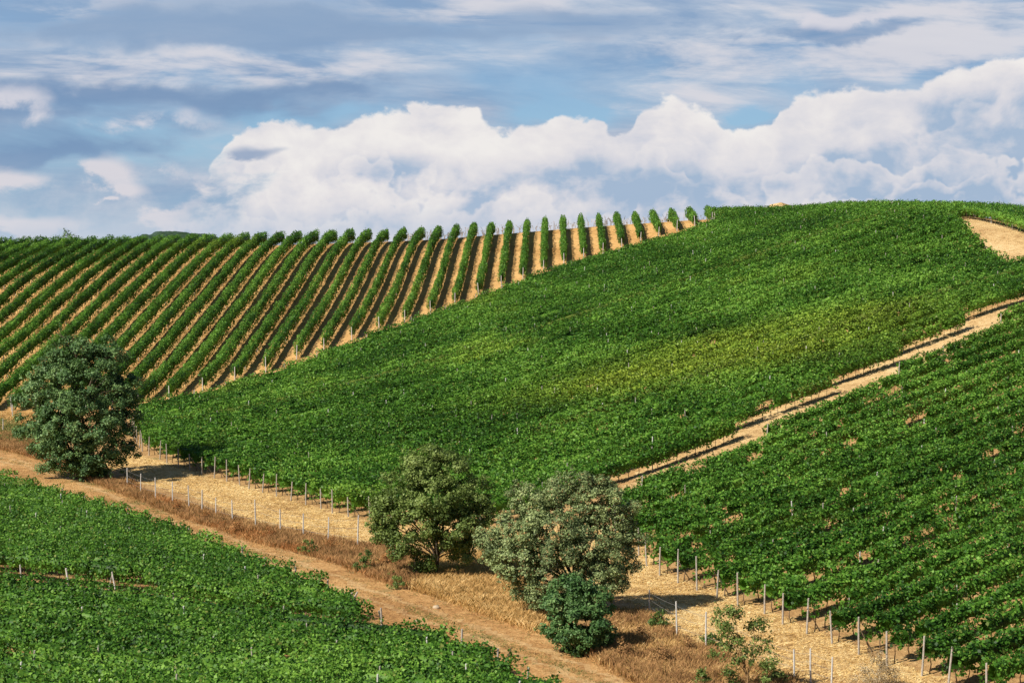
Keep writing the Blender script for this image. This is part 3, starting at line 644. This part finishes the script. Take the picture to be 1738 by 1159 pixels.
# ------------------------------------------------------------------ fences
def fence(label, posts, white=True, extra=None, thick=1.0, wires=True):
    b0 = hit(posts[0][0], posts[0][1]); root = thing('wire_fence', label, 'fence', (b0[0], b0[1], gz1(*b0))); L0 = np.array(root.location)
    tops = []; r = random.Random(len(posts)+5)
    for u, v, h in posts:
        x, y = hit(u, v); put_post(root, x, y, h, white, (r.uniform(-.03, .03), r.uniform(-.05, .03)), 'post', thick); tops.append((x, y, gz1(x, y), h))
    if wires:
        for fr in (.35, .62, .88):
            a = Acc()
            for p, q in zip(tops[:-1], tops[1:]):
                A = np.array([p[0], p[1], p[2]+p[3]*fr])-L0; B = np.array([q[0], q[1], q[2]+q[3]*fr])-L0
                t = np.linspace(0, 1, 5)[:, None]; c = A*(1-t)+B*t; c[:, 2] -= .05*np.sin(np.pi*t[:, 0]); a.tube(c, .007, 4, False)
            link('wire', a.mesh('wire', M_wire), root)
    return root
fence('long wire fence with pale posts between the brown weeds and the straw strip',
      [(216,826,1.6),(239,840,1.75),(264,846,1.7),(293,854,1.7),(321,864,1.85),(343,870,1.75),(367,877,1.45),(395,888,1.7),(434,897,2.1),(476,905,1.7),(515,914,1.75),(557,922,1.8),(607,930,2.2)], thick=.95)
fence('short wire fence with pale posts beside the broom shrub',
      [(1102,1042,1.35),(1149,1084,1.95),(1198,1102,1.9),(1348,1150,1.35),(1376,1158,1.6),(1411,1170,1.5)], thick=.95)
fence('few fence posts left of the oak tree', [(-25,712,1.5),(5,735,1.5),(21,708,1.45)], thick=.9, wires=False)

# leaning posts, stake and stones along the near vineyard
def lone(name, label, cat, u0, v0, u1, v1, rad, m, dY=0.0, Y=None):
    x, y = hit(u0, v0) if Y is None else (ray(u0, v0)[0]*Y, Y); z = gz1(x, y); p1 = world_at(u1, v1, y+dY)-np.array([x, y, z])
    a = Acc(); p0 = -p1/np.linalg.norm(p1)*.2; a.tube([p0, p0*.3+p1*.3, p1*.7, p1], [rad, rad, rad*.95, rad*.85], 8); o = link(name, a.mesh(name, m), loc=(x, y, z)); tag(o, label, cat); return o
lone('leaning_post', 'grey post leaning right at the end of a near vine row beside the road', 'post', 586,1042,607,1004,.055,M_post)
lone('leaning_post', 'short pale post leaning left where the near vines meet the road', 'post', 650,1066,643,1036,.05,M_postw)
lone('leaning_post', 'short dark stake between two vine clumps at the road edge', 'post', 857,1130,868,1098,.035,M_bark)
lone('dry_stick', 'thin dry stick poking out of the golden grass', 'stick', 893,1020,874,985,.02,M_bark)
lone('tall_pale_post', 'thick pale post leaning left in the gap between near vine rows', 'post', 118,1002,112,964,.06,M_postw)
lone('crossed_post', 'right-leaning half of a crossed pair of posts in the near vineyard', 'post', 184,1004,191,972,.04,M_post)
lone('crossed_post', 'pale left-leaning half of a crossed pair of posts in the near vineyard', 'post', 197,1006,190,970,.045,M_postw)
lone('gap_post', 'pale post at the far left in the gap between near vine rows', 'post', 38,1000,34,958,.045,M_postw)
lone('gap_post', 'short pale post right of the crossed posts in the near vineyard', 'post', 272,1016,269,984,.04,M_postw)
def stone(label, u, v, r, seed, at=None, nm='stone', mt_=None):
    rs = np.random.default_rng(seed); x, y = at or hit(u, v); n, m = 9, 6; Vv = []
    for i in range(m):
        ph = np.pi*(i+.02)/(m-.96)
        for j in range(n): t = 2*np.pi*j/n; k = r*rs.uniform(.8, 1.15); Vv.append((k*1.3*np.sin(ph)*np.cos(t), k*np.sin(ph)*np.sin(t), k*.8*np.cos(ph)+r*.3))
    f = [(i*n+j, i*n+(j+1) % n, (i+1)*n+(j+1) % n, (i+1)*n+j) for i in range(m-1) for j in range(n)]
    o = link(nm, mesh_from(nm, Vv, [np.array(f), ], mt_ or M_stone), loc=(x, y, gz1(x, y))); tag(o, label, nm.split('_')[-1])
stone('pale stone lying on the road below the golden grass', 741, 1032, .17, 1)
stone('small pale stone on the road by the leaning grey post', 618, 1022, .09, 2)
stone('pale stone at the edge of the near vines on the road', 706, 1055, .12, 3)

stone('pale orange heap of earth just showing over the skyline of the middle vineyard', 0, 0, 2.3, 9, at=(ray(1326, 350)[0]*292, 292.0), nm='earth_heap', mt_=M_path)
# ------------------------------------------------------------------ ground cover
def scatter(poly, n, seed):
    rs = np.random.default_rng(seed); poly = np.asarray(poly); x0, y0 = poly.min(0); x1, y1 = poly.max(0); X = np.empty(0); Y = np.empty(0)
    while len(X) < n:
        x = rs.uniform(x0, x1, n*2); y = rs.uniform(y0, y1, n*2); k = inside(poly, x, y); X = np.r_[X, x[k]]; Y = np.r_[Y, y[k]]
    return X[:n], Y[:n], rs
def grass(name, label, cat, poly, ntuft, nb, h, wd, m, seed, spread=.16, lean=.5, patchy=0.0, jag=0):
    X, Y, rs = scatter(poly, ntuft, seed)
    if patchy:
        k = snoise(X*1.3+Y*.7, seed, 1.8)+snoise(Y*1.1-X*.6, seed+1, 2.3)+rs.normal(0, .35, len(X)) > patchy-1; X, Y = X[k], Y[k]
    n = len(X)*nb; x = np.repeat(X, nb)+rs.normal(0, spread, n); y = np.repeat(Y, nb)+rs.normal(0, spread, n); hh = np.repeat(rs.uniform(.5, 1.3, len(X)), nb)*rs.uniform(.5, 1.1, n)*h
    z = gz(x, y)-.02; th = rs.uniform(0, 2*np.pi, n); ln = np.abs(rs.normal(0, lean, n))*hh; wx, wy = np.cos(th+1.57)*wd, np.sin(th+1.57)*wd
    bx_, by_ = np.cos(th)*ln, np.sin(th)*ln
    v = np.stack([np.stack([x-wx, y-wy, z], 1), np.stack([x+wx, y+wy, z], 1), np.stack([x+wx*.8+bx_*.35, y+wy*.8+by_*.35, z+hh*.6], 1), np.stack([x+bx_, y+by_, z+hh], 1)], 1).reshape(-1, 3)
    o = link(name, mesh_from(name, v, np.arange(4*n).reshape(n, 4), m), kind='stuff'); tag(o, label, cat); return o
weed = to_world([(0,735),(40,742),(110,770),(190,815),(216,818),(239,834),(293,850),(343,866),(434,893),(515,910),(607,926),(660,930),(720,960),(705,1000),(660,990),(550,948),(420,916),(300,874),(190,830),(100,788),(0,762)])
grass('brown_weeds', 'tall reddish-brown dry weeds along the wire fence', 'weeds', weed, 17000, 8, .46, .009, M_brown, 101, lean=.34, spread=.34, patchy=.55)
grass('gold_grass', 'rust-coloured dry grass among the brown weeds', 'grass', weed, 9000, 6, .34, .009, M_rust, 102, lean=.5, spread=.34, patchy=.7)
gold = to_world([(700,945),(800,940),(900,960),(930,1020),(915,1075),(880,1062),(800,1034),(740,1012),(700,1000)])
grass('golden_grass', 'golden dry grass bank below the two pale trees', 'grass', gold, 14000, 7, .40, .010, M_gold, 103, lean=.5, spread=.22)
low_ = to_world([(1040,1040),(1102,1045),(1150,1088),(1200,1105),(1260,1130),(1345,1155),(1360,1190),(1200,1200),(1090,1162),(1010,1116),(985,1100)])
grass('brown_weeds', 'dry brown weeds in the valley bottom around the young tree', 'weeds', low_, 11000, 8, .46, .010, M_brown, 104, lean=.32, spread=.24, patchy=.7)
grass('golden_grass', 'pale dry grass in the valley bottom around the young tree', 'grass', low_, 9000, 7, .36, .010, M_gold, 105, lean=.5, spread=.22)
grass('straw_litter', 'short straw stubble between the fence and the vineyard end posts', 'straw', straw, 16000, 5, .12, .014, M_strawb, 106, lean=1.6, spread=.2)
leftv = to_world([(-10,712),(20,718),(60,735),(120,770),(60,760),(-10,750)])
grass('green_weeds', 'pale green weeds left of the oak tree', 'weeds', leftv, 700, 9, .55, .015, M_weed, 107, lean=.4)
grass('gold_grass', 'golden dry grass on the bank left of the oak tree', 'grass', to_world([(-10,700),(60,702),(110,760),(40,765),(-10,760)]), 2500, 8, .35, .012, M_gold, 108, lean=.6)
roadp = road_up+[(x+.4, y+.4) for x, y in fg_edge[::-1]]
grass('centre_grass', 'dull green grass strip growing along the middle of the dirt road', 'grass', strip(cl, 0, .9), 3200, 6, .10, .012, M_weed, 111, lean=1.0, patchy=1.1)
grass('road_grass', 'sparse cropped dry grass on the dirt road', 'grass', roadp, 9000, 5, .09, .012, M_gold, 109, lean=1.2, patchy=.9)
grass('road_green_grass', 'thin green-brown grass between the wheel tracks', 'grass', roadp, 5200, 6, .09, .012, M_weed, 110, lean=1.0, patchy=1.6)
def clods(name, label, poly, n, r, m, seed):
    X, Y, rs = scatter(poly, n, seed); a = Acc(); z = gz(X, Y)
    rr = rs.uniform(.4, 1.3, n)*r; o8 = np.array([(1,0,0),(0,1,0),(-1,0,0),(0,-1,0),(0,0,.7),(0,0,-.5)], float)
    v = np.stack([X, Y, z+.01], 1)[:, None]+o8[None]*rr[:, None, None]*rs.uniform(.6, 1.4, (n, 6, 1))
    f = np.array([(0,1,4),(1,2,4),(2,3,4),(3,0,4),(1,0,5),(2,1,5),(3,2,5),(0,3,5)]); F_ = (np.arange(n)[:, None, None]*6+f[None]).reshape(-1, 3)
    o = link(name, mesh_from(name, v.reshape(-1, 3), F_, m), kind='stuff'); tag(o, label, 'clods')
clods('soil_clods', 'dry clods scattered on the tilled tan slope', [(x, y) for x, y in lowL]+[(40, 305), (-60, 305)], 26000, .05, M_field, 120)
clods('path_clods', 'pale clods on the dusty path', path_up+rt_top[::-1], 9000, .06, M_path, 121)
clods('road_clods', 'small clods and stones on the dirt road', roadp, 3500, .04, M_rut, 123)
clods('patch_clods', 'pale clods on the bare patch at the upper right', [hit(1615, 378), hit(1640, 371), hit(1738,392), p_c, p_b], 1500, .09, M_path, 124)
clods('valley_clods', 'straw-coloured clods on the valley strip', straw, 7000, .05, M_straw, 122)
# dry stalks standing just over the crest
rs = np.random.default_rng(5); a = Acc()
for i in range(300):
    u = rs.uniform(690, 1225); Y = rs.uniform(304, 309); ax, _ = ray(u, 400); x = ax*Y; z = gz1(x, Y); h = rs.uniform(.9, 1.9); l = rs.normal(0, .3, 2)
    if rs.uniform() < snoise(np.array([u]), 4, 30)[0]*.5+.75: a.tube([(x, Y, z), (x+l[0]*.2, Y+l[1]*.2, z+h*.6), (x+l[0]*1.2, Y+l[1], z+h)], [.03, .03, .02], 4, False)
    for _ in range(2):
        t = rs.uniform(.3, .95); a.leaves(np.array([[x+l[0]*t*.8, Y, z+h*t]]), rs.normal(size=(1, 3)), np.array([rs.uniform(.3, .5)]), .25)
o = link('dry_stalks', a.mesh('dry_stalks', M_dryleaf), kind='stuff'); tag(o, 'dark dry stalks standing along the skyline behind the tan slope', 'stalks')

# ------------------------------------------------------------------ wooded hill far beyond the crest
hx, hy = -300.0, 1500.0; n = 90; t = np.linspace(-1, 1, n); X, Y = np.meshgrid(t, t); r2 = X**2+Y**2
hh = np.exp(-((X*1.7)**2+(Y*1.7)**2))*13.5+np.abs(snoise(X*23+Y*9, 33, 1.0))*2.2+snoise(X*60+Y*37, 31, 1.0)*.5+snoise(X*41-Y*67, 32, 1.7)*.7
ax = ray(300, 400)[0]*1500
Vh = np.stack([(ax+X*85).ravel(), (hy+Y*85).ravel(), (18.6+hh).ravel()], 1); i_ = (np.arange(n-1)[:, None]*n+np.arange(n-1)[None]).ravel()
Vh[:, 2] -= np.clip((r2.ravel()-.8)*80, 0, 30)
link('hill', mesh_from('hill', Vh, np.stack([i_, i_+1, i_+n+1, i_+n], 1), M_hill), kind='structure')
